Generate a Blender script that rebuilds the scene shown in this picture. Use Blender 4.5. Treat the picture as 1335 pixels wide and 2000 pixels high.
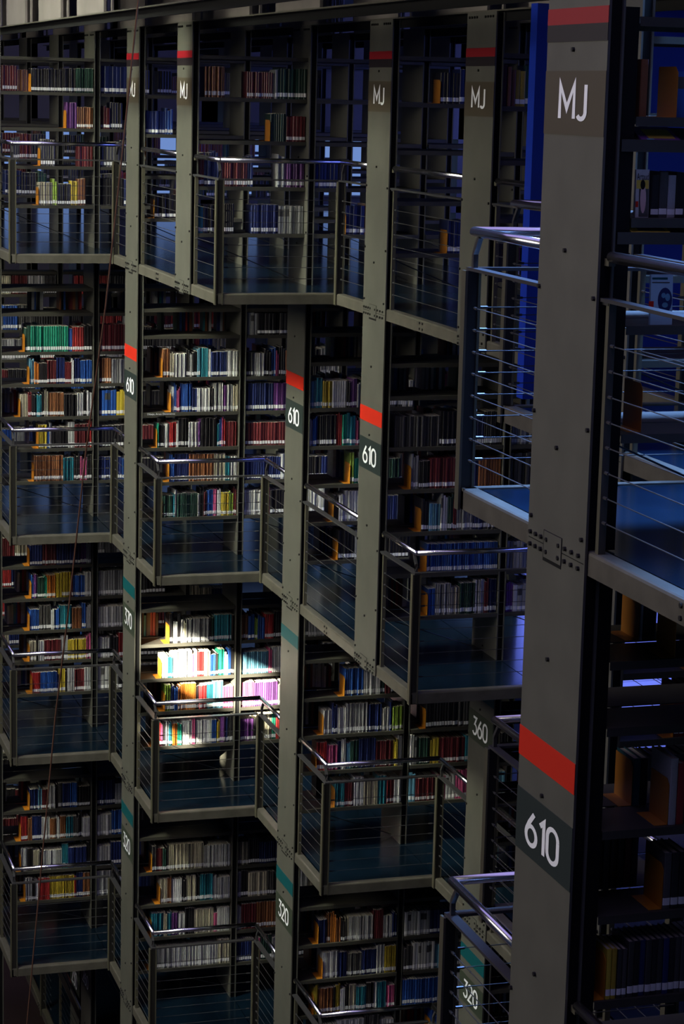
import bpy, math, random
from mathutils import Vector, Matrix
random.seed(7)
for o in list(bpy.data.objects): bpy.data.objects.remove(o)
SC = bpy.context.scene
COL = SC.collection

# ------------------------------------------------------------------ camera
# world: x runs along the atrium front (towards the camera), y runs into the stacks, z up; the lens is at the origin
F_PX = 4421.71
RIGHT = Vector((0.28962832, 0.95683129, 0.02427611))
DOWN = Vector((0.18073633, -0.02976593, -0.98308106))
FWD = Vector((-0.93992011, 0.28911569, -0.18155523))
cam = bpy.data.cameras.new('camera'); cam_o = bpy.data.objects.new('camera', cam); COL.objects.link(cam_o)
cam.sensor_fit = 'VERTICAL'; cam.sensor_height = 24.0; cam.sensor_width = 36.0
cam.lens = F_PX / 2000.0 * 24.0
cam.clip_start = 0.05; cam.clip_end = 300
cam_o.matrix_world = Matrix(((RIGHT.x, -DOWN.x, -FWD.x, 0), (RIGHT.y, -DOWN.y, -FWD.y, 0), (RIGHT.z, -DOWN.z, -FWD.z, 0), (0, 0, 0, 1)))
SC.camera = cam_o

# ------------------------------------------------------------------ light
SC.view_settings.view_transform = 'Standard'; SC.view_settings.look = 'None'
SC.view_settings.gamma = 1.0; SC.view_settings.use_curve_mapping = False
SC.view_settings.exposure = 0.0
w = bpy.data.worlds.new('sky'); SC.world = w; w.use_nodes = True
bg = w.node_tree.nodes['Background']; bg.inputs[0].default_value = (0.20, 0.34, 0.75, 1); bg.inputs[1].default_value = 0.75
def lamp(name, kind, loc, target, energy, color, sx=1, sy=1):
    l = bpy.data.lights.new(name, kind); l.energy = energy; l.color = color
    o = bpy.data.objects.new(name, l); COL.objects.link(o); o.location = loc
    o.rotation_euler = (Vector(target) - Vector(loc)).to_track_quat('-Z', 'Y').to_euler()
    if kind == 'AREA': l.shape = 'RECTANGLE'; l.size = sx; l.size_y = sy
    return o
SUN_DIR = Vector((1.0, -1.0, 0.5))
sun = lamp('sun', 'SUN', SUN_DIR * 30, (0, 0, 0), 66.0, (1.0, 0.93, 0.74)); sun.data.angle = math.radians(0.35)
lamp('atrium_daylight', 'AREA', (-12.5, -10, 2.5), (-14, 5, 0.0), 960, (1.0, 0.93, 0.82), 12, 4)
cl = lamp('column_fill', 'AREA', (-15.4, -5.2, 6.2), (-18.7, 4.6, -2.6), 275, (0.96, 1.0, 0.80), 3, 2); cl.data.spread = math.radians(50)  # added narrow fill for the left columns and bookcases, no window known there
lamp('roof_skylight', 'AREA', (-16, -0.3, 6.6), (-16, -0.3, 0), 900, (0.50, 0.42, 1.0), 36, 7.6)
ss = lamp('near_deck_fill', 'AREA', (-8.5, 5.5, 6.6), (-7.0, 4.2, -1.5), 7500, (0.20, 0.42, 1.0), 1.7, 6)  # added blue fill to brighten the nearest deck, not an actual roof opening
lamp('rear_window_daylight', 'AREA', (-21, 12.8, -0.4), (-21, 0, -1.2), 600, (0.16, 0.22, 1.0), 22, 1.7)

# ------------------------------------------------------------------ materials
MATS = {}
ALB = {n: 0.60 for n in ('paint', 'beam_paint', 'post_dark', 'bar_paint', 'wire', 'flat_steel', 'shelf', 'deck', 'panel', 'concrete', 'ground', 'plate_brown', 'plate_green', 'plate_olive', 'plum')}   # factor that scales down the base colour
def mat(name, col, rough=0.5, metal=0.0, noise=0.0, nscale=8.0, spec=0.5, bump=0.0, stretch=None):
    if name in MATS: return MATS[name]
    col = tuple(c * ALB.get(name, 0.66 if name.startswith('book_') and name != 'book_paper' else 1.0) for c in col)
    m = bpy.data.materials.new(name); m.use_nodes = True
    nt = m.node_tree; b = nt.nodes['Principled BSDF']
    b.inputs['Base Color'].default_value = (*col, 1); b.inputs['Roughness'].default_value = rough
    b.inputs['Metallic'].default_value = metal; b.inputs['Specular IOR Level'].default_value = spec
    if noise > 0 or bump > 0:
        tc = nt.nodes.new('ShaderNodeTexCoord'); n = nt.nodes.new('ShaderNodeTexNoise')
        n.inputs['Scale'].default_value = nscale; n.inputs['Detail'].default_value = 5
        src = tc.outputs['Object']
        if stretch:
            mp = nt.nodes.new('ShaderNodeMapping'); mp.inputs['Scale'].default_value = stretch
            nt.links.new(src, mp.inputs['Vector']); src = mp.outputs['Vector']
        nt.links.new(src, n.inputs['Vector'])
        if noise > 0:
            r = nt.nodes.new('ShaderNodeValToRGB')
            r.color_ramp.elements[0].position = 0.3; r.color_ramp.elements[1].position = 0.7
            r.color_ramp.elements[0].color = (*[c * (1 - noise) for c in col], 1)
            r.color_ramp.elements[1].color = (*[min(1, c * (1 + noise)) for c in col], 1)
            nt.links.new(n.outputs['Fac'], r.inputs['Fac']); nt.links.new(r.outputs['Color'], b.inputs['Base Color'])
        if bump > 0:
            bp = nt.nodes.new('ShaderNodeBump'); bp.inputs['Strength'].default_value = bump; bp.inputs['Distance'].default_value = 0.002
            nt.links.new(n.outputs['Fac'], bp.inputs['Height']); nt.links.new(bp.outputs['Normal'], b.inputs['Normal'])
    MATS[name] = m; return m
mat('paint', (0.150, 0.147, 0.118), 0.48, 0, 0.12, 5.0, bump=0.15)
mat('beam_paint', (0.150, 0.138, 0.108), 0.38, 0, 0.22, 9.0, bump=0.2)
mat('core', (0.005, 0.005, 0.005), 0.8, spec=0.2)
mat('post_dark', (0.022, 0.020, 0.016), 0.5)
mat('bar_paint', (0.125, 0.115, 0.075), 0.45)
mat('steel', (0.62, 0.60, 0.62), 0.22, 1.0)
mat('flat_steel', (0.13, 0.125, 0.13), 0.36, 0.5)
mat('wire', (0.10, 0.097, 0.10), 0.45, 0.3)
mat('bolt', (0.018, 0.017, 0.016), 0.45, 0.3)
mat('shelf', (0.085, 0.080, 0.062), 0.5, 0, 0.12, 6.0)
mat('deck', (0.0058, 0.0175, 0.034), 0.16, 0, 0.25, 3.0, spec=0.6)
mat('deck_joint', (0.01, 0.012, 0.014), 0.6)
mat('red', (0.55, 0.022, 0.008), 0.5, spec=0.3); mat('darkred', (0.26, 0.004, 0.010), 0.5)
mat('plum', (0.020, 0.012, 0.016), 0.5); mat('teal', (0.001, 0.070, 0.078), 0.55, spec=0.3); mat('purple', (0.14, 0.02, 0.17), 0.5)
mat('plate_brown', (0.105, 0.082, 0.050), 0.5); mat('plate_green', (0.028, 0.043, 0.040), 0.5); mat('plate_olive', (0.055, 0.072, 0.045), 0.5)
mat('letter', (0.92, 0.94, 0.95), 0.5)
mat('blue', (0.006, 0.035, 0.42), 0.4)
mat('orange', (0.50, 0.19, 0.015), 0.42)
mat('paper', (0.75, 0.70, 0.58), 0.8); mat('label', (0.86, 0.86, 0.84), 0.6)
mat('concrete', (0.12, 0.11, 0.10), 0.8, 0, 0.2, 1.2); mat('ground', (0.14, 0.09, 0.075), 0.5, 0, 0.2, 0.8)
mat('panel', (0.28, 0.25, 0.22), 0.6, 0, 0.15, 3.0)
mat('rope', (0.22, 0.10, 0.05), 0.7)
BC = {'w': ('white', (0.80, 0.80, 0.76)), 'c': ('cream', (0.62, 0.56, 0.40)), 'g': ('grey', (0.42, 0.42, 0.42)), 'k': ('black', (0.025, 0.022, 0.024)),
      'n': ('navy blue', (0.02, 0.035, 0.16)), 'b': ('blue', (0.03, 0.12, 0.48)), 't': ('teal', (0.03, 0.26, 0.33)), 'a': ('pale blue', (0.18, 0.46, 0.62)),
      'e': ('green', (0.02, 0.36, 0.22)), 'l': ('lime green', (0.38, 0.58, 0.08)), 'y': ('yellow', (0.72, 0.52, 0.05)), 'o': ('orange', (0.72, 0.22, 0.03)),
      'r': ('red', (0.55, 0.04, 0.04)), 'm': ('maroon', (0.20, 0.03, 0.035)), 'p': ('pink', (0.70, 0.12, 0.28)), 'v': ('purple', (0.22, 0.07, 0.30)),
      'd': ('dark green', (0.03, 0.085, 0.06)), 's': ('brown', (0.34, 0.13, 0.05)), 'z': ('dark grey', (0.11, 0.105, 0.10))}
for k, (n, c) in BC.items():
    for v_, q_ in (('0', 0.62), ('1', 0.95), ('2', 1.25)): mat('book_' + k + v_, tuple(min(0.85, x * q_) for x in c), 0.42, 0, 0.12, 30)
for m in ('book_paper',): mat(m, (0.72, 0.66, 0.52), 0.8)

# ------------------------------------------------------------------ mesh helpers
class MB:
    def __init__(s): s.v = []; s.f = []; s.mi = []
    def box(s, x0, x1, y0, y1, z0, z1, mi=0):
        b = len(s.v)
        s.v += [(x0, y0, z0), (x1, y0, z0), (x1, y1, z0), (x0, y1, z0), (x0, y0, z1), (x1, y0, z1), (x1, y1, z1), (x0, y1, z1)]
        for q in ((0, 3, 2, 1), (4, 5, 6, 7), (0, 1, 5, 4), (1, 2, 6, 5), (2, 3, 7, 6), (3, 0, 4, 7)):
            s.f.append(tuple(b + i for i in q)); s.mi.append(mi)
        return s
    def prism(s, poly, a0, a1, axis):
        # poly: list of 2D points in the two other axes (cyclic order), extruded along axis
        b = len(s.v); n = len(poly)
        for a in (a0, a1):
            for p, q in poly:
                s.v.append({0: (a, p, q), 1: (p, a, q), 2: (p, q, a)}[axis])
        s.f.append(tuple(b + i for i in range(n))[::-1]); s.f.append(tuple(b + n + i for i in range(n))); s.mi += [0, 0]
        for i in range(n):
            j = (i + 1) % n; s.f.append((b + i, b + j, b + n + j, b + n + i)); s.mi.append(0)
        return s
    def tube(s, pts, r, seg=8, flat=None):
        b = len(s.v); pts = [Vector(p) for p in pts]; n = len(pts); up = Vector((0, 0, 1))
        for i, p in enumerate(pts):
            d = (pts[min(i + 1, n - 1)] - pts[max(i - 1, 0)]).normalized()
            a = d.cross(up)
            a = a.normalized() if a.length > 1e-4 else Vector((1, 0, 0))
            c = a.cross(d).normalized()
            k = 1.0
            if 0 < i < n - 1:
                d1 = (pts[i] - pts[i - 1]).normalized(); k = 1 / max(0.35, d1.dot(d))
            for j in range(seg):
                t = 2 * math.pi * (j + 0.5) / seg
                s.v.append(tuple(p + a * (r * k * math.cos(t)) + c * ((flat or r) * math.sin(t))))
        for i in range(n - 1):
            for j in range(seg):
                k2 = (j + 1) % seg
                s.f.append((b + i * seg + j, b + i * seg + k2, b + (i + 1) * seg + k2, b + (i + 1) * seg + j)); s.mi.append(0)
        s.f.append(tuple(b + j for j in range(seg))[::-1]); s.f.append(tuple(b + (n - 1) * seg + j for j in range(seg))); s.mi += [0, 0]
        return s
    def mesh(s, name, mats, smooth=False):
        me = bpy.data.meshes.new(name); me.from_pydata(s.v, [], s.f)
        for m in mats: me.materials.append(MATS[m])
        if len(mats) > 1: me.polygons.foreach_set('material_index', s.mi)
        if smooth: me.polygons.foreach_set('use_smooth', [True] * len(s.f))
        me.update(); return me
    def build(s, name, m, parent=None, smooth=False):
        mats = [m] if isinstance(m, str) else m
        return obj(name, s.mesh(name, mats, smooth), parent)
def obj(name, me, parent=None, loc=None):
    o = bpy.data.objects.new(name, me); COL.objects.link(o)
    if loc: o.location = loc
    if parent: o.parent = parent; o.matrix_parent_inverse = Matrix.Translation(-parent.location) if parent.type == 'EMPTY' else Matrix.Identity(4)
    return o
def thing(name, label, cat, loc=(0, 0, 0), group=None, kind=None):
    o = bpy.data.objects.new(name, None); COL.objects.link(o); o.location = loc; o.empty_display_size = 0.05
    return tag(o, label, cat, group, kind)
def tag(o, label=None, cat=None, group=None, kind=None):
    if label: o['label'] = label
    if cat: o['category'] = cat
    if group: o['group'] = group
    if kind: o['kind'] = kind
    return o

# ------------------------------------------------------------------ the lattice of the stacks
P = {-1: 3.111, 0: 4.047, 1: 4.978, 2: 5.917, 3: 6.852, 4: 7.787, 5: 8.722}
PE = 2.982
W = 0.52                      # width of every upright
ROW = {'L4': -27.98, 'L3': -25.95, 'L2': -23.92, 'L': -21.926, 'A': -19.891, 'B': -17.862, 'C': -15.786, 'D': -13.755, 'K': -11.62, 'H': -9.43, 'E': -7.422}
FLOOR = [-1.495, -4.098, -6.22, -8.32, -10.44]
BEAM = 0.083
SHELF = [[0.27, -0.05, -0.38, -0.735, -1.10],
         [-1.885, -2.12, -2.49, -2.80, -3.115, -3.425, -3.745],
         [-4.575, -4.90, -5.22, -5.53, -5.855],
         [-6.71, -7.045, -7.36, -7.675, -7.99],
         [-8.80, -9.12, -9.44, -9.76, -10.1]]
TOP = 0.52
LEVEL = ['MJ', '610', '370', '320', 'lowest']
GROUND = -12.6
END_L = -30.0

# facade: (x0, x1, plane y) per floor
FAC = [[(END_L, -20.52, P[-1]), (-20.52, -16.53, P[0]), (-16.53, -10.42, P[1]), (-10.42, -8.20, 4.0), (-8.20, -4.2, PE)],
       [(END_L, -20.52, P[-1]), (-20.52, -18.57, P[0]), (-18.57, -14.48, P[1]), (-14.48, -10.42, P[2]), (-10.42, -8.20, 4.0), (-8.20, -4.2, PE)],
       [(END_L, -20.52, P[-1]), (-20.52, -18.58, P[0]), (-18.58, -16.50, P[1]), (-16.50, -12.45, P[2])],
       [(END_L, -20.52, P[-1]), (-20.52, -18.60, P[0]), (-18.60, -16.50, P[1]), (-16.50, -12.45, P[2])],
       [(END_L, -20.52, P[0]), (-20.52, -18.60, P[0]), (-18.60, -16.50, P[1])]]

# ------------------------------------------------------------------ setting
def struct(name, mb, m, parent=None):
    o = mb.build(name, m, parent)
    if parent is None: o['kind'] = 'structure'
    return o
struct('floor', MB().box(-34, 16, -12, 14, GROUND - 0.3, GROUND), 'ground')
struct('ceiling', MB().box(-34, 16, -12.3, 14, 7.0, 7.3), 'concrete')
# unseen opposite atrium wall, its narrow openings shaped to throw the sun patches
wl = MB(); X0, X1, Y0, Y1 = -40, 16, -12.3, -12.0
wl.box(X0, X1, Y0, Y1, GROUND - 0.3, 2.36); wl.box(X0, X1, Y0, Y1, 3.56, 7.3)
wl.box(X0, X1, Y0, Y1, 2.60, 2.95)
for a_, b_ in ((X0, -3.86), (-3.58, -3.17), (-2.45, X1)): wl.box(a_, b_, Y0, Y1, 2.36, 2.60)
wl.box(X0, -3.25, Y0, Y1, 2.95, 3.56); wl.box(-1.75, X1, Y0, Y1, 2.95, 3.56)
struct('wall_opposite', wl, 'concrete')
wf = MB(); XF = END_L - 2.0
for z0_, z1_ in [(GROUND - 0.3, -7.0), (-6.45, -4.95), (-4.3, -2.4), (-1.7, -1.47), (-0.62, 7.3)]: wf.box(XF - 0.3, XF, -12.3, 13.3, z0_, z1_)
wf.box(XF - 0.3, XF, -12.3, 2.4, GROUND, 7.0)
y_m = 2.4
while y_m < 13: wf.box(XF - 0.3, XF, y_m, y_m + 0.25, GROUND, 7.0); y_m += 1.3
struct('wall_far', wf, 'concrete')
struct('wall_near', MB().box(16, 16.3, -12.3, 14, GROUND - 0.3, 7.3), 'concrete')
struct('wall_rear', MB().box(-34, 16, 13.0, 13.3, GROUND - 0.3, 7.3), 'concrete')

# roof beams over every grid line and the boards above them
for i, k in enumerate((-1, 0, 1, 2, 3)):
    b = MB(); y = P[k]
    x1 = -8.6 if k < 1 else -10.2
    b.box(END_L, x1, y + 0.012, y + 0.075, TOP, TOP + 0.010); b.box(END_L, x1, y + 0.060, y + 0.072, TOP - 0.06, TOP, 1)
    t = struct('trim_%d' % (i + 1), b, ['beam_paint', 'core'])
    x = END_L + 0.4 + 0.5 * i
    xe_ = {-1: -15.5, 0: -13.2}.get(k, x1)
    while x < xe_ - 1.2:
        obj('ceiling_board', MB().box(x, x + 1.06, y + 0.02, y + 0.04, TOP + 0.010, TOP + 0.62).mesh('ceiling_board', ['panel']), t)
        if random.random() < 0.6:
            obj('hanger_rod', MB().box(x + 1.3, x + 1.33, y + 0.025, y + 0.04, TOP + 0.010, TOP + 0.62).mesh('hanger_rod', ['panel']), t)
        x += 1.76
# unseen slab over the MJ level, reaching out far enough to shade the blue partition
struct('ceiling', MB().box(END_L, -9.4, P[-1] - 0.1, 13, TOP + 0.62, TOP + 0.75), 'core')

# ------------------------------------------------------------------ columns
def arc(cx, cy, rx, ry, a0, a1, n=10):
    return [(cx + rx * math.cos(math.radians(a0 + (a1 - a0) * i / n)), cy + ry * math.sin(math.radians(a0 + (a1 - a0) * i / n))) for i in range(n + 1)]
GLYPH = {'M': [[(0, 0), (0, 1), (0.32, 0.30), (0.64, 1), (0.64, 0)]], 'J': [[(0.36, 1), (0.36, 0.2)] + arc(0.18, 0.2, 0.18, 0.2, 0, -150)],
         '0': [arc(0.24, 0.72, 0.24, 0.28, 0, 180) + arc(0.24, 0.28, 0.24, 0.28, 180, 360) + [(0.48, 0.72)]],
         '1': [[(0.02, 0.82), (0.20, 1), (0.20, 0)]],
         '2': [arc(0.23, 0.74, 0.23, 0.26, 165, -30) + [(0.0, 0.0), (0.48, 0.0)]],
         '3': [[(0.02, 1), (0.42, 1), (0.20, 0.60)] + arc(0.20, 0.30, 0.25, 0.30, 80, -150)],
         '6': [arc(0.24, 0.29, 0.24, 0.29, 152, 512, 22), [(0.36, 1.0), (0.14, 0.66), (0.03, 0.43), (0.0, 0.30)]],
         '7': [[(0.0, 1), (0.46, 1), (0.14, 0)]]}
GAP = 0.16
def text_mesh(s, width, height):
    segs = []; x = 0.0; SW = 0.070
    for ch in s:
        if ch not in GLYPH: return font_mesh(s, width, height)
        wd = max(p[0] for st in GLYPH[ch] for p in st); segs += [[(x + p[0], p[1]) for p in st] for st in GLYPH[ch]]; x += wd + GAP
    tw = x - GAP; b = MB()
    for k_, st in enumerate(segs):
        st = [p for i, p in enumerate(st) if i == 0 or (Vector(p) - Vector(st[i - 1])).length > 1e-3]
        n = len(st); L = []; Rr = []
        for i, p in enumerate(st):
            d0 = Vector(st[i]) - Vector(st[i - 1]) if i else None; d1 = Vector(st[i + 1]) - Vector(st[i]) if i < n - 1 else None
            d0 = (d0 or d1).normalized(); d1 = (d1 or d0).normalized(); d = (d0 + d1)
            d = d.normalized() if d.length > 1e-3 else d0
            k = SW / max(0.30, d.dot(d0)); nx, ny = -d.y * k, d.x * k
            L.append((p[0] + nx, p[1] + ny)); Rr.append((p[0] - nx, p[1] - ny))
        for i in range(n - 1):
            q = len(b.v); b.v += [(u, -0.0005 * (k_ % 3), v) for u, v in (Rr[i], Rr[i + 1], L[i + 1], L[i])]; b.f.append((q, q + 1, q + 2, q + 3)); b.mi.append(0)
    xs = [v[0] for v in b.v]; zs = [v[2] for v in b.v]; x0, x1, z0, z1 = min(xs), max(xs), min(zs), max(zs)
    b.v = [((v[0] - (x0 + x1) / 2) / (x1 - x0) * width, v[1], (v[2] - (z0 + z1) / 2) / (z1 - z0) * height) for v in b.v]
    return b.mesh('lettering', ['letter'])
def font_mesh(s, width, height):
    c = bpy.data.curves.new('t', 'FONT'); c.body = s; c.size = 1.0; c.extrude = 0.0; c.space_character = 1.02; c.offset = 0.0
    o = bpy.data.objects.new('t', c); COL.objects.link(o)
    bpy.context.view_layer.update()
    me = bpy.data.meshes.new_from_object(o.evaluated_get(bpy.context.evaluated_depsgraph_get()))
    bpy.data.objects.remove(o)
    xs = [v.co.x for v in me.vertices]; ys = [v.co.y for v in me.vertices]
    x0, x1, y0, y1 = min(xs), max(xs), min(ys), max(ys)
    for v in me.vertices:
        v.co = ((v.co.x - (x0 + x1) / 2) / (x1 - x0) * width, 0.0, (v.co.y - (y0 + y1) / 2) / (y1 - y0) * height)
    me.materials.clear(); me.materials.append(MATS['letter']); me.update()
    return me
def hexbolt(mb, x, y, z, r=0.007, h=0.007):
    poly = [(x + r * math.cos(a * math.pi / 3), z + r * math.sin(a * math.pi / 3)) for a in range(6)]
    mb.prism(poly, y - h, y, 1)
BOLT = MB(); hexbolt(BOLT, 0, 0, 0, 0.0085, 0.009); BOLT_ME = BOLT.mesh('bolt', ['bolt'])
SIGN = {0: (0.302, 0.248, 'darkred', 0.095, -0.118, 'plate_brown', 0.002, 0.146, 0.250),
        1: (-2.239, -2.349, 'red', -2.469, -2.700, 'plate_green', -2.584, 0.150, 0.325),
        2: (-4.373, -4.481, 'teal', -4.60, -4.832, 'plate_olive', -4.714, 0.150, 0.325),
        3: (-6.493, -6.605, 'teal', -6.725, -6.955, 'plate_olive', -6.838, 0.150, 0.325),
        4: (-8.62, -8.73, 'purple', -8.85, -9.08, 'plate_olive', -8.964, 0.150, 0.325)}
def column(x, y, z0, z1, label, signs=(), joints=(), fine=False, detail=True, group=None, stripes=(), topbolts=True):
    t = thing('steel_column', label, 'column', (x + W / 2, y + 0.03, z0), group)
    MB().box(x, x + W, y, y + 0.009, z0, z1).build('front_plate', 'paint', t)
    MB().box(x + 0.02, x + W - 0.012, y + 0.009, y + 0.050, z0 + 0.01, z1 - 0.01).build('web', 'core', t)
    MB().box(x, x + W, y + 0.050, y + 0.058, z0, z1).build('rear_plate', 'paint', t)
    if not detail: return t
    pts = []
    for f in range(5):
        zt = FLOOR[f]
        if zt < z0 - 0.2 or zt > z1: continue
        if f in joints:
            zc = zt - 0.042
            for r in (0.018, -0.026):
                pts += [(x + q, zc + r) for q in (0.03, 0.08, 0.13, 0.185, 0.295, 0.35, 0.41, 0.47)]
            pts += [(x + 0.03, zt + 0.035), (x + W - 0.03, zt + 0.035)]
        for dz in (0.31, 0.99, 1.66, 2.16):
            if z0 + 0.1 < zt + dz < z1 - 0.1: pts.append((x + W * 0.46, zt + dz))
        for dz in (0.85, 0.41):
            if z0 + 0.1 < zt + dz < z1 - 0.1: pts += [(x + 0.018, zt + dz), (x + W - 0.018, zt + dz)]
    if topbolts and z1 > 0.4: pts += [(x + 0.05 + 0.045 * i, z1 - 0.03) for i in range(4)] + [(x + W - 0.05 - 0.045 * i, z1 - 0.03) for i in range(4)]
    for f in joints:
        zc = FLOOR[f] - 0.042
        if z0 - 0.2 < zc < z1:
            MB().box(x + 0.01, x + 0.15, y - 0.0012, y, zc - 0.005, zc - 0.0025).box(x + W - 0.20, x + W - 0.01, y - 0.0012, y, zc - 0.005, zc - 0.0025).build('seam', 'core', t)
            MB().box(x + 0.150, x + 0.318, y - 0.0015, y, zc - 0.062, zc + 0.048).build('splice_shade', 'core', t)  # raised dark backing, painted as the shade inside a recess
            MB().box(x + 0.160, x + 0.318, y - 0.004, y, zc - 0.048, zc + 0.046).build('splice_plate', 'paint', t)
    if fine:
        for px, pz in pts: obj('bolt', BOLT_ME, t, (px, y, pz))
    else:
        b = MB()
        for px, pz in pts: hexbolt(b, px, y, pz, 0.0085, 0.009)
        o = b.build('bolts', 'bolt', t); o['kind'] = 'stuff'
    for f in stripes:
        a, b_, m = SIGN[f][:3]; MB().box(x - 0.0005, x + W + 0.0005, y - 0.002, y, b_, a).build('colour_stripe', m, t)
    for f, s in signs:
        a, b_, m, pt, pb, pm, tz, th, tw = SIGN[f]
        MB().box(x - 0.0005, x + W + 0.0005, y - 0.002, y, b_, a).build('colour_stripe', m, t)
        if f == 0: MB().box(x - 0.0005, x + W + 0.0005, y - 0.002, y, 0.191, b_).build('dark_stripe', 'plum', t)
        pl = MB().box(x - 0.0005, x + W + 0.0005, y - 0.0015, y, pb, pt).build('sign_plate', pm, t)
        tm = text_mesh(s, tw if len(s) == 3 else 0.250, th)
        o = obj('lettering', tm); o.parent = pl; o.location = (x + W * 0.485, y - 0.003, tz)
    return t
BOT = GROUND
column(ROW['A'], P[0], BOT, TOP, 'tall grey column with MJ, 610, 370 and 320 signs left of centre', [(0, 'MJ'), (1, '610'), (2, '370'), (3, '320')], (0, 1, 2, 3))
column(ROW['B'] - 0.03, P[0], FLOOR[0] - BEAM, TOP, 'short grey column with MJ sign, second MJ from the left', [(0, 'MJ')], (0,))
column(ROW['B'] + 0.03, P[1], BOT, TOP, 'grey column with 610 and 320 signs in the middle', [(1, '610'), (3, '320')], (1, 2, 3), stripes=(2,))
column(ROW['C'], P[1], FLOOR[1] - BEAM, TOP, 'grey column with MJ and 610 signs, third MJ from the left', [(0, 'MJ'), (1, '610')], (0, 1))
column(ROW['D'], P[1], FLOOR[0] - BEAM, TOP, 'grey column with MJ sign, left of the blue partition', [(0, 'MJ')], (0,))
column(ROW['C'], P[2], BOT, TOP, 'grey column with 360 and 320 signs at lower right', [(2, '360'), (3, '320')], (2, 3))
column(ROW['E'], PE, -5.6, 0.75, 'nearest and widest grey column with big MJ and 610 signs', [(0, 'MJ'), (1, '610')], (0, 1), fine=True)
column(ROW['H'], 4.0, BOT, TOP, 'grey column mostly hidden behind the nearest column', [], (0, 1))
column(ROW['K'], P[1], FLOOR[0] - BEAM, TOP, 'grey column behind the blue partition', [], (0,), detail=False)
column(ROW['L'], P[0], BOT, TOP, 'grey column with purple stripe and 260 sign at bottom left', [(4, '260')], ())
column(-23.9, 4.29, BOT, -8.6, 'grey column with white number under a red stripe, bottom left', [], (), detail=False)
# red stripe and number of that column
t_ = bpy.data.objects['steel_column.010'] if 'steel_column.010' in bpy.data.objects else None
if t_:
    MB().box(-23.9, -23.38, 4.288, 4.29, -9.52, -9.36).build('colour_stripe', 'red', t_)
    pl_ = MB().box(-23.9, -23.38, 4.2885, 4.29, -9.90, -9.62).build('sign_plate', 'plate_olive', t_)
    o_ = obj('lettering', text_mesh('230', 0.34, 0.20)); o_.parent = pl_; o_.location = (-23.64, 4.287, -9.75)
ORD = ['first', 'second', 'third', 'fourth', 'fifth', 'sixth', 'seventh', 'eighth', 'ninth', 'tenth']
ROWNAME = {'L4': 'farthest row', 'L3': 'second farthest row', 'L2': 'third farthest row', 'L': 'first row', 'A': 'second row', 'B': 'third row', 'C': 'fourth row', 'D': 'fifth row', 'K': 'sixth row', 'H': 'seventh row', 'E': 'nearest row'}
inner = [('A', 1), ('A', 2), ('A', 3), ('B', 2), ('B', 3), ('C', 3), ('D', 2), ('D', 3), ('L', -1), ('L', 1), ('L', 2), ('L', 3), ('H', 1)]
for r, k in inner:
    column(ROW[r], P[k] - (0.047 if r == 'H' else 0), BOT, TOP, 'plain grey inner upright, %s from the front in the %s' % (ORD[max(1, k - {'A': 0, 'B': 1, 'C': 2, 'D': 1, 'L': -1, 'H': 0}[r])] if k >= 0 else 'outermost', ROWNAME[r]), (), (), detail=False)
for r in ('L2', 'L3', 'L4'):
    for k in range(-1, 5):
        column(ROW[r], P[k], FLOOR[1] - 0.3 if k > 0 else FLOOR[3], TOP, 'distant plain grey upright, %s from the left in the %s' % (ORD[k + 1], ROWNAME[r]), (), (), detail=False)

# ------------------------------------------------------------------ decks
YBACK = 9.4
for f, segs in enumerate(FAC):
    zt = FLOOR[f]
    fl = struct('floor', MB().box(END_L, -4.2 if f < 2 else -12.45, YBACK, YBACK + 0.08, zt - BEAM, zt), 'beam_paint')
    cuts = sorted(set([END_L] + [ROW[r] + W / 2 - 1.02 for r in ROW] + [-6.2, -4.2]))
    pm = {}
    for (x0, x1, y) in segs:
        us = [x0] + [c for c in cuts if x0 + 0.3 < c < x1 - 0.3] + [x1]
        ys = [y + 0.085] + [P[k] + 0.03 for k in range(-1, 6) if P[k] > y + 0.3] + [YBACK]
        for a, b in zip(us, us[1:]):
            for c, d in zip(ys, ys[1:]):
                key = (round(b - a, 3), round(d - c, 3))
                if key not in pm: pm[key] = MB().box(0.004, b - a - 0.004, 0.004, d - c - 0.004, -0.028, 0).mesh('deck_panel', ['deck'])
                o = bpy.data.objects.new('deck_panel', pm[key]); COL.objects.link(o); o.parent = fl; o.location = (a, c, zt - 0.006)

# ------------------------------------------------------------------ edge beams and railings
CABLES = [-0.265 - 0.0845 * i + 1.0 - 0.0 for i in range(8)]   # heights above the deck
LEVELNAME = ['top level', 'second level', 'third level', 'fourth level', 'fifth level']
def cols_on(f, y):
    out = []
    for r, x in ROW.items():
        if r == 'B': x = x + (-0.03 if abs(y - P[0]) < 0.01 else 0.03)
        out.append((x, x + W, r))
    return sorted(out)
HR, FR = 0.99, 0.848    # handrail and flat rail above the deck
def chan_u(x0, x1, y, zt):
    b = MB(); r = 0.012
    poly = [(y + 0.012, zt - BEAM), (y + 0.012, zt - r), (y + 0.012 + r * 0.3, zt - r * 0.3), (y + 0.012 + r, zt), (y + 0.07, zt), (y + 0.07, zt - 0.006), (y + 0.022, zt - 0.006), (y + 0.022, zt - BEAM + 0.006), (y + 0.07, zt - BEAM + 0.006), (y + 0.07, zt - BEAM)]
    return b.prism(poly, x0, x1, 0)
def chan_v(x, y0, y1, zt, s):
    # s = +1: face looks towards +x
    r = 0.012; q = lambda d: x + s * d
    poly = [(q(0), zt - BEAM), (q(0), zt - r), (q(-r * 0.3), zt - r * 0.3), (q(-r), zt), (q(-0.06), zt), (q(-0.06), zt - BEAM)]
    b = MB(); n = len(poly); base = 0
    b.prism([(p, z) for p, z in poly], y0, y1, 1); return b
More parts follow.
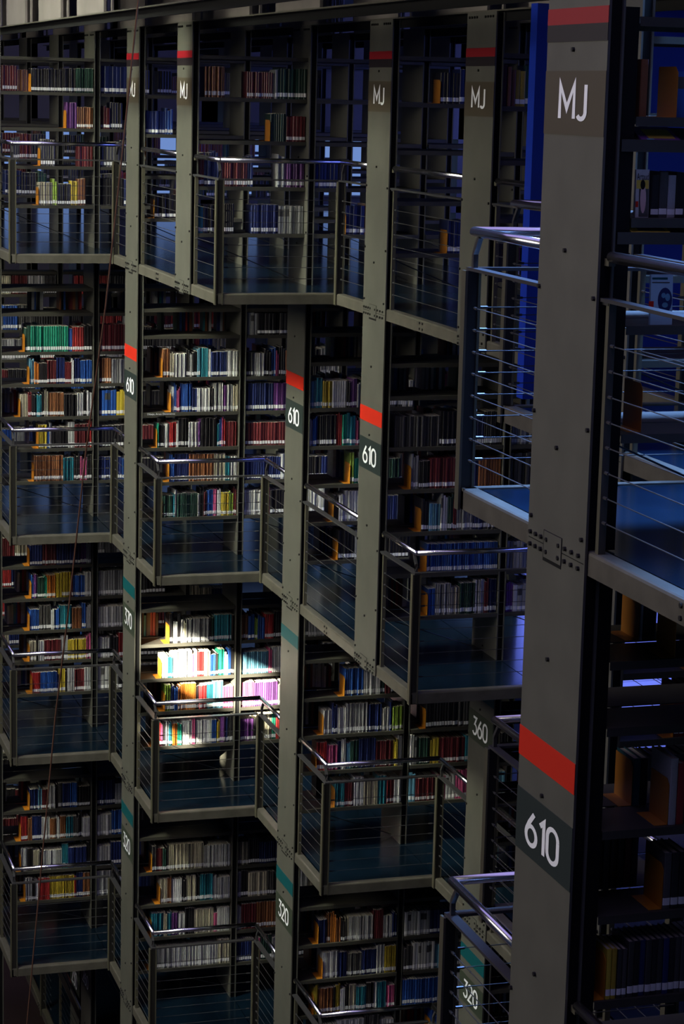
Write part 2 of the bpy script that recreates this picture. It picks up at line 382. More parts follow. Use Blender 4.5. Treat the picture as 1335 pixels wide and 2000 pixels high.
def bracket(t, x, y, zt, dx, dy):
    # flat bar rising from the flat rail and leaning in to the handrail
    b = MB(); p0 = Vector((x, y, zt + FR + 0.006)); p1 = Vector((x, y, zt + FR + 0.06)); p2 = Vector((x + dx, y + dy, zt + HR - 0.016))
    b.tube([p0, p1, p2], 0.013, 4); b.build('bracket', 'flat_steel', t)
for f, segs in enumerate(FAC):
    zt = FLOOR[f]
    for si, (x0, x1, y) in enumerate(segs):
        if x1 < -23 : pass
        be = tag(chan_u(max(x0, -27), x1, y, zt).build('edge_beam', 'beam_paint'), 'grey steel edge beam along the %s, %s stretch from the left' % (LEVELNAME[f], ORD[si]), 'beam')
        # stiffener bolts at bay joints
        bb = MB()
        for r in ROW:
            xm = ROW[r] + W / 2 + 1.02
            if x0 + 0.4 < xm < x1 - 0.4:
                for dx in (-0.03, 0.03):
                    for dz in (-0.022, -0.062): hexbolt(bb, xm + dx, y + 0.012, zt + dz, 0.009, 0.006)
        for xe in (x0 + 0.03, x1 - 0.03):
            for dz in (-0.018, -0.066): hexbolt(bb, xe, y + 0.012, zt + dz, 0.009, 0.006)
        o = bb.build('bolts', 'bolt', be); o['kind'] = 'stuff'
        # split the stretch at its columns
        cs = [c for c in cols_on(f, y) if c[0] > x0 - 0.1 and c[1] < x1 + 0.1 and c[0] > -24.5]
        pts = [(x0, 'corner')] + [q for c in cs for q in ((c[0], 'col'), (c[1], 'col'))] + [(x1, 'corner')]
        pieces = [(pts[i], pts[i + 1]) for i in range(0, len(pts), 2)]
        for pi, ((a, ta), (b, tb)) in enumerate(pieces):
            if b - a < 0.15 or b < -24.5: continue
            a = max(a, -24.5)
            lab = 'cable railing, %s piece of the %s front stretch on the %s' % (ORD[pi], ORD[si], LEVELNAME[f])
            t = thing('railing', lab, 'railing', ((a + b) / 2, y + 0.04, zt))
            yr = y + 0.035
            h0 = a + (0.02 if ta == 'corner' else 0.03); h1 = b - (0.02 if tb == 'corner' else 0.0)
            MB().tube([(h0, yr, zt + HR), (h1, yr, zt + HR)], 0.019, 12).build('handrail', 'steel', t, True)
            MB().box(a - (0.0 if ta == 'col' else -0.005), b, yr - 0.022, yr + 0.022, zt + FR - 0.006, zt + FR + 0.006).build('flat_rail', 'flat_steel', t)
            for e, ty, sg in ((a, ta, 1), (b, tb, -1)):
                if ty == 'col':
                    if sg > 0: MB().box(e + 0.03, e + 0.055, yr - 0.012, yr + 0.014, zt, zt + FR - 0.006).build('end_bar', 'bar_paint', t)
                    MB().box(e - 0.002 if sg > 0 else e - 0.05, e + 0.05 if sg > 0 else e + 0.002, yr - 0.014, yr + 0.014, zt + FR - 0.016, zt + FR - 0.006).build('clamp', 'flat_steel', t)
                    if sg > 0: MB().box(e - 0.002, e + 0.035, yr - 0.012, yr + 0.012, zt + HR - 0.03, zt + HR - 0.006).build('rail_bracket', 'bar_paint', t)
                else:
                    xp = e + sg * 0.02
                    b_ = MB(); b_.box(xp - 0.022, xp + 0.022, y - 0.002, y + 0.008, zt - BEAM - 0.004, zt + FR - 0.006).box(xp - 0.014, xp + 0.018, y + 0.008, y + 0.052, zt - BEAM, zt + FR - 0.006, 1).box(xp - 0.022, xp + 0.022, y + 0.052, y + 0.062, zt - BEAM - 0.004, zt + FR - 0.006)
                    b_.build('corner_post', ['bar_paint', 'post_dark'], t)
                    bracket(t, xp + sg * 0.02, yr, zt, sg * 0.05, 0.0)
            for ci, h in enumerate(CABLES):
                MB().tube([(a + 0.02, yr, zt + h - 0.035), (b - 0.02, yr, zt + h - 0.035)], 0.0023, 5).build('cable', 'wire', t)
            cb = MB()
            for h in CABLES:
                for e, sg in ((a, 1), (b, -1)):
                    xx = e + sg * 0.055
                    cb.tube([(xx, yr, zt + h - 0.035), (xx + sg * 0.03, yr, zt + h - 0.035)], 0.006, 6)
            o = cb.build('cable_ends', 'flat_steel', t); o['kind'] = 'stuff'
        # jog to the next stretch
        if si + 1 < len(segs):
            y2 = segs[si + 1][2]
            if abs(y2 - y) < 0.05: continue
            s = 1 if y2 > y else -1
            ya, yb = min(y, y2), max(y, y2)
            xj = x1 - s * 0.02
            jb = tag(chan_v(x1, ya + 0.012, yb + 0.012, zt, s).build('edge_beam', 'beam_paint'), 'grey steel return beam at the %s step of the %s' % (ORD[si], LEVELNAME[f]), 'beam')
            t = thing('railing', 'short return railing at the %s step from the left on the %s' % (ORD[si], LEVELNAME[f]), 'railing', (xj, (ya + yb) / 2, zt))
            MB().tube([(xj, ya + 0.035, zt + HR), (xj, yb + 0.035, zt + HR)], 0.019, 12).build('handrail', 'steel', t, True)
            MB().box(xj - 0.022, xj + 0.022, ya + 0.06, yb + 0.012, zt + FR - 0.006, zt + FR + 0.006).build('flat_rail', 'flat_steel', t)
            yy = (yb - 0.005) if s > 0 else yb - 0.005
            for h in CABLES:
                MB().tube([(xj, ya + 0.05, zt + h - 0.035), (xj, yb + 0.03, zt + h - 0.035)], 0.0023, 5).build('cable', 'wire', t)
            cb = MB()
            for h in CABLES:
                for e, sg in ((ya + 0.07, 1), (yb - 0.01, -1)): cb.tube([(xj, e, zt + h - 0.035), (xj, e + sg * 0.03, zt + h - 0.035)], 0.006, 6)
            o = cb.build('cable_ends', 'flat_steel', t); o['kind'] = 'stuff'

# ------------------------------------------------------------------ blue partition
bp_ = thing('blue_partition', 'tall bright blue partition standing beside the nearest column', 'partition', (-12.24, 5.6, FLOOR[0]))
MB().box(-12.29, -12.19, 4.83, 4.90, -1.72, TOP + 0.01).build('edge_post', 'blue', bp_)
MB().box(-12.27, -12.21, 4.90, 6.9, FLOOR[0] + 0.0, TOP).build('panel', 'blue', bp_)

# ------------------------------------------------------------------ shelving and books
SPEC = {}
def S(row, f, k, txt):
    d = {}
    for line in txt.strip().split('\n'):
        i, rest = line.strip().split(':'); d[int(i)] = rest.strip()
    SPEC[(row, f, k)] = d
S('A', 1, 0, '''2: .20 s3 c2 w6 k1 w1 k2 a1 t3 w1 n6 w6
3: .29 w2 b1 p2 b5 n2 w5 k1 w6 v2 w4 c2
4: .15 e1 k3 w3 r4 w1 k5 w6 v1 k8 t1 b1 p1 r1 m6
5: .28 b2 n6 s9 c4 t2 w3
6: .21 d4 t1 w1 d8 w1 k2 m1 b3 p2 w1 y3 l2 m1''')
S('A', 1, 1, '''1: .0 w2 k4 z4
2: .0 z2 w4 k2 b2 p1 k2 s3 y3 k5 g3 w4
3: .0 n8 v6 y2 o1 r2 w3 k4
4: .0 m16 s5
5: .0 n10 w4 k6 n4
6: .0 w5 p1 k4 c5 w4 k3''')
S('A', 2, 0, '''1: .30 k2 w2 k1 w2 c1 g14 k1 d1 t8 k1
2: .22 w3 t2 w4 w6 p1 w1 r4 c3 b3 k1 e3 w2 b2 k1
3: .26 l3 n2 b2 s1 o7 k1 r3 t3 a6 p4
4: .15 r3 p1 k1 w2 t2 o3 e2 w5 p1 w8 b3 y1 v3 n1 z3''')
S('A', 2, 1, '''1: .0 s2 b1 l1 b2 r3 k3 c2 l1 z4 w4 k3
2: .0 a9 p1 w5 n2 w4 n1 w4 g3
3: .0 p5 v7 w2 k1 w5 b3 w4
4: .0 v4 k1 c4 e1 r2 w1 b8 n3 w3''')
S('A', 3, 0, '''1: .14 z2 m3 d1 k1 c12 w14
2: .23 c4 s2 w4 k2 c4 k2 t6 g1 w5
3: .14 t4 c1 t2 v3 w3 k3 c7 p1 w6
4: .16 a2 g6 w20 c5''')
S('A', 3, 1, '''1: .0 c3 k3 n5 w2 k2 s1 z5 w3
2: .0 g1 k2 c5 z2 k1 c3 w4 c3 k2
3: .0 w1 m4 s5 p3 n5 z4 m3
4: .0 n5 p2 d3 w5 k4 n4''')
S('B', 1, 1, '''2: .0 a2 t2 y3 w4 k1 v2 w1 d5 k3 z4 w3
3: .0 w1 b2 k6 r2 e1 t2 p1 z3 y6 k3 m3
4: .40 l1 e1 w5 k4 d4 z4
5: .25 k2 w2 w5 n9 z3
6: .30 k4 w1 m3 z3 k5''')
S('B', 2, 1, '''1: .40 b6 w5 d1 m2 k2 n3
2: .20 w4 n2 w4 g8 n6 w4 n1 l5
3: .14 r4 p3 n1 w2 a2 d3 n6 m5 y2 w2
4: .33 t4 m3 w5 c5 t3 m4 w3''')
S('B', 2, 2, '''1: .0 b8 c3 b4 l5 w4
2: .15 k8 z3 w2
3: .0 w2 d4 y2 m6 t5 n3 k3
4: .0 a1 m6 p2 w2 p5 a6''')
S('B', 3, 1, '''1: .20 n3 s2 o2 s2 k1 c2 w10 m4 w4 n2
2: .25 w3 w4 n3 z6 n6 w3 y6
3: .17 y2 s8 k1 y2 w2 k2 c3 t4 k3 w1 t4 p3
4: .20 k6 w8 z4 w4''')
S('B', 3, 2, '''1: .0 w5 n6 y2 z2 k4
2: .0 z2 w5 a3 z6 k2
3: .0 b10 z4 w3 n3
4: .30 b3 r2 w4 k4''')
S('C', 1, 1, '''2: .05 z12 k6 m4 n4 k6
3: .20 g2 k4 m8 n6 s5
4: .30 k2 a4 w2 d2 m1 g4 n4 z5
5: .36 b24
6: .38 b3 g6 c4 d6 w4 m2 n4''')
S('C', 1, 2, '''2: .0 g10 t6
3: .0 z4 o3 d5 k4
4: .0 w4 k3 g5
5: .0 g6 w4 n3 k4
6: .0 v2 w5 b4 n4''')
S('L', 1, -1, '''2: .25 d1 e11 b1 r3 k2
3: .30 a2 o2 k4 m4 n4 m4 w1 n3 b6
4: .20 c3 m2 k2 t2 k1 c2 s6 k5 w3 k2 w2
5: .40 y3 b1 w1 k8 w3 m6 r1
6: .35 s10 t4 k2 p2 k2''')
S('L', 1, 0, '''2: .0 m6 w3 k4 z6
3: .0 s3 g4 k6 n5
4: .0 b4 y2 n2 e1 k8
5: .0 k8 m6 n4
6: .0 n6 b4 k6''')
S('L', 2, -1, '''0: .30 n3 m3 n6 v2 g2
1: .32 b1 v2 d3 e2 o5 y4 y6 m1 b6 w3
2: .30 b3 z5 w1 b2 t5 s4 b1 w2
3: .30 c4 k1 w4 m7 g3 y9 p2
4: .33 r4 b8 n2 y3 k1 w4 m5 w4''')
S('L', 2, 0, '''1: .0 g9 z3 k4
2: .0 w8 z4 m4
3: .0 w3 k2 r4 k6
4: .0 w4 k3 g5''')
S('L', 3, -1, '''1: .30 n6 a2 m3 w3 k2 z3 n5 b4 k8
2: .20 r4 s2 n4 w4 s4 w2 s4 t4 z2 k2 w4
3: .20 w3 k3 c4 k2 w8 t3 n8 k2
4: .25 g3 k2 w1 r5 y14 r1 n4 s3''')
S('L', 3, 0, '''1: .0 n5 w4 k6
2: .0 w3 b4 r2 k6
3: .0 w3 n9 k4
4: .0 g4 k6 n4''')
S('L', 0, -1, '''1: .32 k12 k5 d9
2: .70 v4 s5
3: .42 z4 _8 m3
4: .40 c4 l1 k4 y2 s2''')  # top-level book colours are darkened to stand for the dim light there
S('A', 0, 0, '''2: .0 n4 b2
3: .5 k4 n2
4: .1 k4 m2''')
S('L', 0, 0, '''1: .0 n6 k3
2: .0 m2 k3
3: .0 z4 k3
4: .0 k5 n3''')
S('B', 0, 0, '''1: .05 s7 _7 m8 g1 d7
2: .66 d5 m4
3: .0 m1 n3 m8 n1 _7 g2 v6
4: .0 t1 k4 m2 k3 _4 n7 g6''')  # darker colours chosen here too, dimness put into the covers
S('C', 0, 1, '''1: .35 k4 n3 z2 m4
4: .45 n5 k4''')
S('D', 0, 1, '''1: .0 s2 y1 d3 k3
4: .1 m2 k4''')
S('B', 0, 1, '''3: .0 n4 k2
4: .3 n3 s2''')
S('H', 1, 0, '''1: .5 s2 k4
2: .4 n3 k5 z3
3: .3 r2 k6 m3
4: .0 z4 k6''')
for r in ('L2', 'L3', 'L4'):
    for k in range(-1, 3):
        rr = random.Random(hash((r, k)) % 1000 if False else (ord(r[1]) * 7 + k))
        S(r, 0, k, '\n'.join('%d: %.2f %s' % (i, rr.uniform(0.1, .7), ' '.join(rr.choice('kkzmnsd') + str(rr.randint(2, 5)) for _ in range(3))) for i in (1, 3, 4)))
for r, f_ in (('L2', 1), ('L2', 2), ('L2', 3)):
    for k in (-1, 0, 1):
        rr = random.Random(ord(r[1]) * 31 + k + 100 * f_)
        S(r, f_, k, '\n'.join('%d: %.2f %s' % (i, rr.uniform(0.0, .3), ' '.join(rr.choice('kkzmnrcbgw') + str(rr.randint(3, 7)) for _ in range(4))) for i in range(1, len(SHELF[f_]))))
SD = 0.245   # depth of one shelf
BAYNAME = ['outer bay', 'second bay', 'third bay', 'fourth bay', 'fifth bay', 'sixth bay']
FRONTK = {'L': -1, 'A': 0, 'B': 0, 'C': 1, 'D': 1, 'H': 0, 'L2': -1, 'L3': -1, 'L4': -1, 'E': 0}
units = set(SPEC)
units |= {('A', 0, k) for k in (1, 2)} | {('B', 0, 2), ('C', 0, 2), ('D', 0, 2), ('A', 1, 2), ('B', 1, 2), ('C', 2, 2), ('C', 3, 2), ('H', 0, 0), ('E', 0, 'E'), ('E', 1, 'E'), ('L', 0, 1), ('L', 0, 2)}
units |= {('L4', 0, 3), ('L3', 0, 3), ('L2', 0, 3)}
shelf_cache = {}
books = []      # candidate books: dict
def shelf_mesh(L, side):
    key = (round(L, 3), side)
    if key not in shelf_cache:
        # tray with a turned-down front lip; side +1 faces +x
        b = MB(); s = side
        poly = [(0, 0), (0, -0.030), (-s * 0.004, -0.030), (-s * 0.004, -0.004), (-s * SD, -0.004), (-s * SD, 0.0)]
        if s < 0: poly = poly[::-1]
        b.prism(poly, 0, L, 1); shelf_cache[key] = b.mesh('shelf', ['shelf'])
    return shelf_cache[key]
def ordn(n):
    a = ['', 'first', 'second', 'third', 'fourth', 'fifth', 'sixth', 'seventh', 'eighth', 'ninth', 'tenth', 'eleventh', 'twelfth', 'thirteenth', 'fourteenth', 'fifteenth', 'sixteenth', 'seventeenth', 'eighteenth', 'nineteenth']
    if n < 20: return a[n]
    t = {2: 'twent', 3: 'thirt', 4: 'fort', 5: 'fift', 6: 'sixt', 7: 'sevent'}[n // 10]
    return t + 'ieth' if n % 10 == 0 else t + 'y-' + a[n % 10]
bookend_me = {}
def bookend(x, y, z, h, label, depth=0.15):
    # L-shaped orange steel: upright plate with clipped top corner and a foot
    t = thing('bookend', label, 'bookend', (x, y, z), 'orange metal bookends')
    if 'p' not in bookend_me:
        bookend_me['p'] = MB().prism([(0, 0), (0, 0.145), (-0.02, 0.165), (-0.15, 0.165), (-0.15, 0)], -0.0018, 0, 1).mesh('upright_plate', ['orange'])
        bookend_me['f'] = MB().box(-0.15, 0, -0.05, 0, 0, 0.0018).mesh('foot', ['orange'])
    for n, q in (('upright_plate', 'p'), ('foot', 'f')):
        o = bpy.data.objects.new(n, bookend_me[q]); COL.objects.link(o); o.parent = t
    return t
def place_books(row, f, k, y0, y1, xf, zs, spec, lname):
    for i, txt in spec.items():
        parts = txt.split(); st = float(parts[0]); runs = parts[1:]
        rr = random.Random(row + str(f) + str(k) + str(i))
        L = y1 - y0; ys = y0 + st * L + 0.004; z = zs[i]
        items = []
        room = 0.30
        if i > 0: room = zs[i - 1] - z - 0.034
        for run in runs:
            c, n = run[0], max(1, int(round(int(run[1:]) * 1.55)))
            wd = rr.uniform(0.75, 1.25); h = min(room - 0.01, rr.uniform(0.195, 0.255)); dp = rr.uniform(0.15, 0.19)
            lab = rr.random() < 0.85; series = n > 3
            for j in range(n):
                items.append((c, wd * (1 if series else rr.uniform(0.8, 1.2)), h + (rr.uniform(-0.003, 0.003) if series else rr.uniform(-0.02, 0.02)), dp, lab))
        tot = sum(q[1] for q in items); avail = y1 - ys - 0.004
        unit = min(avail / tot, 0.030 if st == 0 else 0.027)
        if st > 0.06 and row not in ('L2', 'L3', 'L4'):
            bookend(xf - 0.012, ys - 0.002, z, 0.16, 'orange metal bookend, %s shelf, %s, %s, %s' % (ORD[i], LEVELNAME[f], lname, ROWNAME[row]))
        y = ys; n = 0
        for c, wd, h, dp, lab in items:
            t = wd * unit
            if c != '_':
                n += 1
                books.append(dict(c=c, x=xf - 0.014 - rr.uniform(0, 0.014), y=y + 0.0007, t=t - 0.0014, s=rr.choice('0112') if n % 2 else rr.choice('0012'), h=min(h, room - 0.005), d=dp, z=z, lab=lab, thick=t > 0.024,
                                  name='%s from left, %s shelf, %s, %s, %s' % (ordn(n), ORD[i], LEVELNAME[f], lname, ROWNAME[row])))
            y += t
for (row, f, k) in sorted(units, key=str):
    if k == 'E': y0, y1, bi = PE + 0.114, 3.90, 0
    else:
        y0, y1 = P[k] + 0.060, P[k + 1] - 0.002
        if row == 'H': y0, y1 = y0 - 0.047, y1 - 0.047
        bi = k - FRONTK[row]
    x0 = ROW[row] + (0.03 if row == 'B' and k != 0 else (-0.03 if row == 'B' else 0)); xf = x0 + W - 0.004; xb = x0 + 0.004
    lname = BAYNAME[bi]
    t = thing('bookcase', 'open steel shelving unit, %s of the %s, %s' % (lname, ROWNAME[row], LEVELNAME[f]), 'bookcase', (x0 + W / 2, (y0 + y1) / 2, SHELF[f][-1] - 0.03), 'open steel shelving units')
    far = row in ('L2', 'L3', 'L4')
    for i, z in enumerate(SHELF[f]):
        for side, x in ((1, xf), (-1, xb)):
            if far and side < 0: continue
            o = bpy.data.objects.new('shelf', shelf_mesh(y1 - y0, side)); COL.objects.link(o); o.parent = t; o.matrix_parent_inverse = Matrix.Translation(-t.location); o.location = (x, y0, z)
    # slim diagonal bracing rods under the lowest shelf
    zl = SHELF[f][-1] - 0.034; zf = FLOOR[f]
    if not far:
        MB().tube([(x0 + W / 2, y0, zl), (x0 + W / 2, y1, zf + 0.01)], 0.004, 5).build('brace', 'flat_steel', t)
    if (row, f, k) in SPEC: place_books(row, f, k, y0, y1, xf, SHELF[f], SPEC[(row, f, k)], lname)

    if (row, f, k) == ('A', 1, 0):
        tm_ = font_mesh('Dibujo, Artes Decorativas', 0.25, 0.020); o = obj('shelf_lettering', tm_); o.parent = t; o.matrix_parent_inverse = Matrix.Translation(-t.location)
        o.location = (xf + 0.0012, y0 + 0.165, SHELF[1][3] - 0.015); o.rotation_euler = (0, 0, math.pi / 2)

# books on the far side of the lower shelves, glimpsed through the units
back = []
rb = random.Random(5)
for (row, f, k) in sorted(units, key=str):
    if f == 0 or row in ('L2', 'L3', 'E', 'H'): continue
    y0, y1 = P[k] + 0.07, P[k + 1] - 0.01; xb = ROW[row] + (0.03 if row == 'B' else 0) + 0.02
    for i in range(1, len(SHELF[f])):
        y = y0 + rb.uniform(0, 0.35)
        while y < y1 - 0.05:
            if rb.random() < 0.08: y += rb.uniform(0.05, 0.2); continue
            t = rb.uniform(0.014, 0.028)
            back.append((rb.choice('kkznmwwcgbtsrd'), xb, min(y, y1 - t), t, rb.uniform(0.18, 0.245), SHELF[f][i], rb.uniform(0.14, 0.18)))
            y += t

# nearest bookcase: its own few objects
xE = ROW['E'] + W - 0.004
def ebook(c, x, y, t, h, z, d=0.15, name='', lab=True):
    books.append(dict(c=c, x=x, y=y, t=t, h=h, d=d, z=z, lab=lab, thick=t > 0.03, name=name, s=random.choice('012'), force=True))
Z0, Z1 = SHELF[0], SHELF[1]
tE = 'nearest row'
ebook('s', xE - 0.03, 3.118, 0.026, 0.185, Z0[1], 0.14, 'standing alone on the nearest top shelf', False)
ebook('b', xE - 0.05, 3.255, 0.05, 0.15, Z0[1], 0.14, 'beside the orange bookend on the nearest top shelf', False)
bookend(xE - 0.02, 3.248, Z0[1], 0.16, 'orange metal bookend at the right edge of the nearest top shelf')
for j in range(5): ebook('kzgkk'[j], xE - 0.06, 3.19 + j * 0.03, 0.028, 0.14 + 0.01 * (j % 2), Z0[2], 0.14, '%s in the dark row right of the upright magazine' % ORD[j])
bookend(xE - 0.05, 3.190, Z0[4], 0.16, 'orange metal bookend standing on the lowest shelf of the nearest bookcase')
for j in range(2): ebook('yy'[j], xE - 0.015, 3.142 + j * 0.02, 0.018, 0.185, Z1[4], 0.15, '%s of two olive ones on the nearest bottom shelf' % ORD[j])
for j in range(2): ebook('zz'[j], xE - 0.015, 3.184 + j * 0.019, 0.017, 0.180, Z1[4], 0.15, '%s of two slim ones on the nearest bottom shelf' % ORD[j])
for j in range(14): ebook('zknzkznkzzknzk'[j], xE - 0.015 - 0.002 * (j % 3), 3.224 + j * 0.0226, 0.0218, 0.205, Z1[4], 0.15, '%s in the dark set on the nearest bottom shelf' % ordn(j + 1))
bookend(xE - 0.012, 3.138, Z1[4], 0.16, 'orange metal bookend left of the olive books, nearest bottom shelf')
bookend(xE - 0.02, 3.345, Z1[0], 0.16, 'orange metal bookend on the nearest shelf just under the deck')
bookend(xE - 0.27, 3.320, Z1[0], 0.16, 'orange metal bookend beside a pale book on the rear shelf under the deck')
ebook('w', xE - 0.27, 3.322, 0.012, 0.19, Z1[0], 0.14, 'pale spine beside the orange bookend under the deck', False)
ebook('k', xE - 0.27, 3.336, 0.05, 0.20, Z1[0], 0.14, 'wide one behind the orange bookend under the deck', False)
bookend(xE - 0.25, 3.315, Z1[2], 0.16, 'orange metal bookend on the rear shelf below the stripe level')
for j in range(2): ebook('tk'[j], xE - 0.25, 3.317 + j * 0.03, 0.028, 0.175, Z1[2], 0.15, '%s of two behind the rear orange bookend' % ORD[j], False)
bookend(xE - 0.02, 3.350, Z1[2], 0.16, 'orange metal bookend at the right edge beside a tall pale book')
for j in range(3): ebook('wrk'[j], xE - 0.02, 3.352 + j * 0.03, 0.028, 0.24 - 0.02 * j, Z1[2], 0.16, '%s at the right edge of the near shelf' % ORD[j], False)
bookend(xE - 0.27, 3.165, Z1[3], 0.16, 'orange metal bookend close to the nearest column on a rear shelf')
for j in range(7): ebook('rkzkkmk'[j], xE - 0.27, 3.167 + j * 0.028, 0.026, 0.21, Z1[3], 0.15, '%s behind the bookend close to the nearest column' % ORD[j], False)
bookend(xE - 0.02, 3.345, Z1[3], 0.16, 'orange metal bookend at the right edge above the dark set')
for j in range(3): ebook('zkk'[j], xE - 0.02, 3.347 + j * 0.03, 0.028, 0.205, Z1[3], 0.16, '%s behind the bookend above the dark set' % ORD[j], True)

for z0_, z1_, n_ in ((FLOOR[0], 0.30, 'top level'), (FLOOR[1], FLOOR[0] - BEAM - 0.03, 'second level')):
    tag(MB().box(ROW['E'] + 0.03, xE - 0.006, PE + 0.062, PE + 0.112, z0_, z1_).build('end_panel', 'core'), 'black end panel of the nearest bookcase on the %s' % n_, 'panel')
# display trays and face-out books of the nearest bookcase
def flatbook(name, label, x, y, z, w, h, tilt, body, parts):
    # a book shown cover first; local x = width (along y), local z = height, cover looks along +x
    t = thing(name, label, 'book', (x, y, z))
    def part(nm, a0, a1, b0, b1, d, m):
        b = MB(); b.box(-0.012 if d == 0 else 0, d if d else 0.0, a0, a1, b0, b1); o = b.build(nm, m); o.parent = t; return o
    part('cover', 0, w, 0, h, 0, body)
    for nm, a0, a1, b0, b1, m in parts: part(nm, a0 * w, a1 * w, b0 * h, b1 * h, 0.0012, m)
    t.rotation_euler = (0, tilt, 0); return t
mat('yellowp', (0.62, 0.45, 0.06), 0.5); mat('skin', (0.62, 0.40, 0.36), 0.5); mat('palecover', (0.33, 0.52, 0.60), 0.45)
a = flatbook('magazine', 'upright white magazine with a face on its cover', xE - 0.03, 3.122, Z0[2] + 0.001, 0.047, 0.158, -0.05, 'book_w1',
             [('cover_band', 0.03, 0.97, 0.60, 0.78, 'yellowp'), ('cover_background', 0.25, 0.97, 0.02, 0.60, 'book_z1'), ('red_tab', 0.0, 0.2, 0.22, 0.34, 'red')])
def disc(name, m, parent, cy, cz, ry, rz, x, n=14):
    b = MB(); b.prism([(cy + ry * math.cos(2 * math.pi * i / n), cz + rz * math.sin(2 * math.pi * i / n)) for i in range(n)], 0.0, x, 0)
    o = b.build(name, m); o.parent = parent; return o
disc('portrait', 'skin', a, 0.026, 0.062, 0.0105, 0.048, 0.0020); disc('hair', 'core', a, 0.024, 0.108, 0.0085, 0.016, 0.0024)
def cover_text(s, parent, wd, ht, y, z, m, x=0.0018):
    me = text_mesh(s, wd, ht); me.materials.clear(); me.materials.append(MATS[m])
    o = obj('lettering', me); o.parent = parent; o.location = (x, y, z); o.rotation_euler = (0, 0, math.pi / 2); return o
cover_text('Artaud', a, 0.042, 0.022, 0.0235, 0.135, 'core')
g = flatbook('book', 'pale blue book with a globe on its cover, facing out', xE - 0.02, 3.190, Z0[3] + 0.001, 0.080, 0.168, -0.06, 'palecover', [('title_bar', 0.05, 0.75, 0.90, 0.94, 'teal'), ('subtitle_bar', 0.05, 0.85, 0.83, 0.85, 'book_z1'), ('red_tab', -0.08, 0.14, 0.33, 0.47, 'red')])
disc('globe', 'book_n1', g, 0.052, 0.082, 0.026, 0.042, 0.0014, 20)
for cy, cz, ry, rz in ((0.046, 0.098, 0.008, 0.009), (0.061, 0.092, 0.009, 0.013), (0.052, 0.066, 0.011, 0.009)): disc('continent', 'book_a1', g, cy, cz, ry, rz, 0.0022, 9)
for nm, lab, z, body, acc in (('magazine', 'purple magazine with yellow picture lying on a sloping tray', -0.135, 'book_v1', 'yellowp'), ('book', 'dark yellow book lying on a sloping tray', -0.437, 'yellowp', 'book_z1')):
    tr = thing('display_tray', 'sloping display tray under the %s' % ('purple magazine' if 'purple' in lab else 'dark yellow book'), 'shelf', (xE, 3.1, z))
    b = MB(); b.prism([(0, 0), (-0.13, 0.05), (-0.13, 0.046), (0, -0.006)], PE + 0.114, 3.9, 1).build('tray', 'shelf').parent = tr
    o = MB().box(0, 0.003, PE + 0.066, 3.9, -0.028, 0.012).build('lip', 'shelf'); o.parent = tr
    for ch in tr.children: ch.location = (0, -3.1, 0)
    y_ = 3.12 if 'purple' in lab else 3.10
    bk = thing(nm, lab, 'book', (xE - 0.004, y_, z + 0.004)); bk.rotation_euler = (0, math.atan2(0.05, 0.13), 0)
    for n2, q, m in (('cover', (-0.115, 0, 0, 0.14, 0, 0.008), body), ('cover_picture', (-0.09, -0.012, 0.03, 0.125, 0.008, 0.009), acc), ('spine_label', (-0.01, 0, 0.02, 0.045, 0.008, 0.009), 'book_a1' if 'purple' in lab else body)):
        o = MB().box(*q).build(n2, m); o.parent = bk

# ---- build the books: the largest visible ones singly, the rest joined
bpy.context.view_layer.update()
from mathutils.bvhtree import BVHTree
vv, ff = [], []
for o in bpy.data.objects:
    if o.type == 'MESH' and o.name.split('.')[0] in ('front_plate', 'edge_beam', 'deck_panel', 'corner_post', 'shelf', 'edge_post', 'panel', 'rear_plate', 'handrail'):
        n_ = len(vv); mw = o.matrix_world; vv += [mw @ v.co for v in o.data.vertices]; ff += [[n_ + i for i in p.vertices] for p in o.data.polygons]
bvh = BVHTree.FromPolygons(vv, ff)
def px(p):
    p = Vector(p); z = p.dot(FWD); return 667.5 + F_PX * p.dot(RIGHT) / z, 1000 + F_PX * p.dot(DOWN) / z, z
def seen(b):
    n = 0
    for fy, fz in ((0.5, 0.5), (0.5, 0.85), (0.2, 0.3), (0.8, 0.3)):
        q = Vector((b['x'] + 0.002, b['y'] + b['t'] * fy, b['z'] + b['h'] * fz)); X, Y, z = px(q)
        if not (2 < X < 1333 and 2 < Y < 1998): continue
        if bvh.ray_cast(Vector((0, 0, 0)), q.normalized(), q.length - 0.02)[0] is None: n += 1
    return n
for b in books:
    b['seen'] = seen(b); X, Y, z = px((b['x'], b['y'], b['z'])); b['area'] = b['t'] * b['h'] / z / z * (b['seen'] / 4)
single = sorted([b for b in books if b['seen'] >= 1], key=lambda b: -b['area'])[:300]
ids = set(id(b) for b in single)
cover_me = {}
for c in [k_ + v_ for k_ in BC for v_ in '012']:
    # unit book: spine at x=0 looking +x, depth to -1, thickness 0..1, height 0..1
    m_ = MB(); m_.box(-1, 0, 0, 0.07, 0, 1); m_.box(-1, 0, 0.93, 1, 0, 1)
    m_.prism([(0, 0.0), (0.018, 0.12), (0.024, 0.5), (0.018, 0.88), (0, 1.0), (-0.03, 0.93), (-0.03, 0.07)], 0, 1, 2)
    cover_me[c] = m_.mesh('cover', ['book_' + c])
page_me = MB().box(-0.97, -0.03, 0.07, 0.93, 0.02, 0.975).mesh('pages', ['book_paper'])
label_me = MB().prism([(0.001, 0.0), (0.0195, 0.12), (0.0260, 0.5), (0.0195, 0.88), (0.001, 1.0), (-0.005, 0.5)], 0.07, 0.20, 2).mesh('spine_label', ['label'])
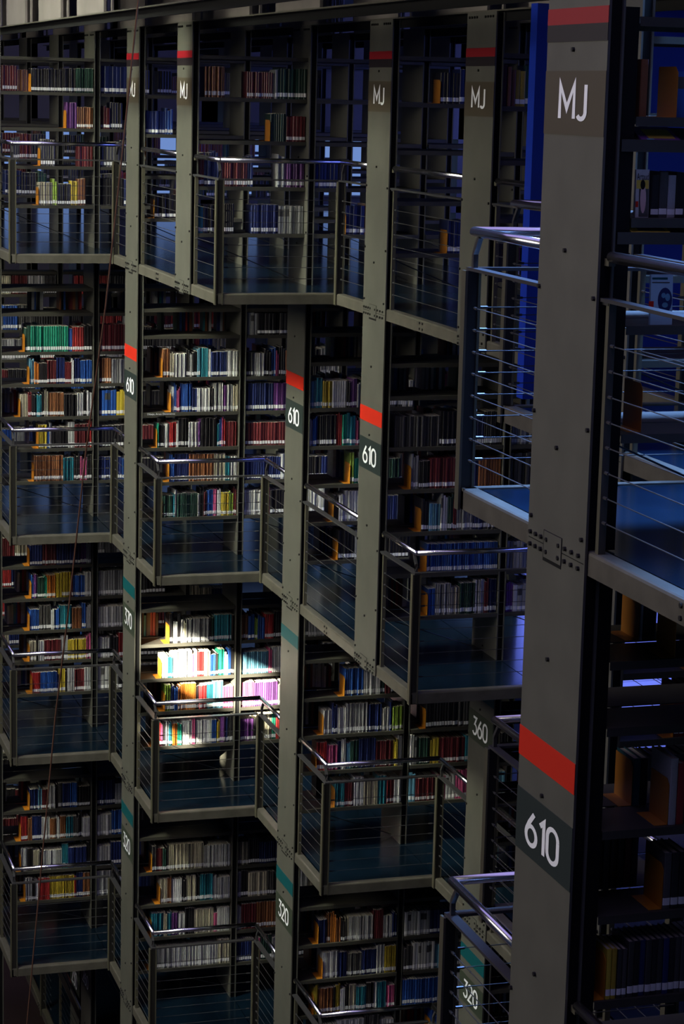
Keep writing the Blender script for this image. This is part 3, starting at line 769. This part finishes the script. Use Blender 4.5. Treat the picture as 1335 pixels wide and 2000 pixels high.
band_me = MB().prism([(0.001, 0.0), (0.0190, 0.12), (0.0252, 0.5), (0.0190, 0.88), (0.001, 1.0), (-0.005, 0.5)], 0.62, 0.88, 2).mesh('title_band', ['book_z1'])
used = set()
for b in single:
    nm = '%s %s book' % ('thick' if b['thick'] else 'slim', BC[b['c']][0])
    lab = nm + ', ' + b['name']
    t = tag(bpy.data.objects.new('book', cover_me[b['c'] + b['s']]), lab, 'book', 'books on the shelves'); COL.objects.link(t)
    t.location = (b['x'], b['y'], b['z'] + 0.0005); t.scale = (b['d'], b['t'], b['h'])
    for n2, me, ok in (('pages', page_me, True), ('spine_label', label_me, b['lab']), ('title_band', band_me, b['c'] in 'wcgab' and (int(b['y'] * 1e4) % 3 == 0))):
        if ok:
            o = bpy.data.objects.new(n2, me); COL.objects.link(o); o.parent = t
rest = MB(); order = [k_ + v_ for k_ in BC for v_ in '012']; mats_ = ['book_' + c for c in order] + ['book_paper', 'label']
for b in books:
    if id(b) in ids: continue
    x, y, z, t, h, d = b['x'], b['y'], b['z'] + 0.0005, b['t'], b['h'], b['d']
    q_ = order.index(b['c'] + b['s']); n_ = len(rest.f); rest.prism([(x - d, y), (x - 0.004, y), (x, y + t * 0.3), (x, y + t * 0.7), (x - 0.004, y + t), (x - d, y + t)], z, z + h, 2); rest.mi[n_:] = [q_] * (len(rest.f) - n_)
    rest.box(x - d * 0.97, x - 0.004, y + t * 0.1, y + t * 0.9, z + h, z + h + 0.0008, len(order))
    if b['lab']: rest.box(x, x + 0.0012, y + t * 0.08, y + t * 0.92, z + h * 0.07, z + h * 0.2, len(order) + 1)
for c, x, y, t, h, z, d in back:
    rest.box(x, x + d, y, y + t, z + 0.0005, z + h, order.index(c + '1'))
tag(rest.build('shelved_books', mats_), 'remaining books in rows on the shelves of all levels', 'books', None, 'stuff')

# ------------------------------------------------------------------ hanging cable in front of the stacks
def at(X, Y, y):
    d = FWD + RIGHT * ((X - 667.5) / F_PX) + DOWN * ((Y - 1000) / F_PX); return d * (y / d.y)
tag(MB().tube([at(X, Y, 2.0) for X, Y in ((276, -60), (270, 0), (243, 260), (206, 600), (168, 880), (134, 1190), (108, 1400), (82, 1680), (50, 2030))], 0.0042, 6).build('hanging_cable', 'rope'),
    'thin brown cable slanting down across the left bookcases', 'cable')
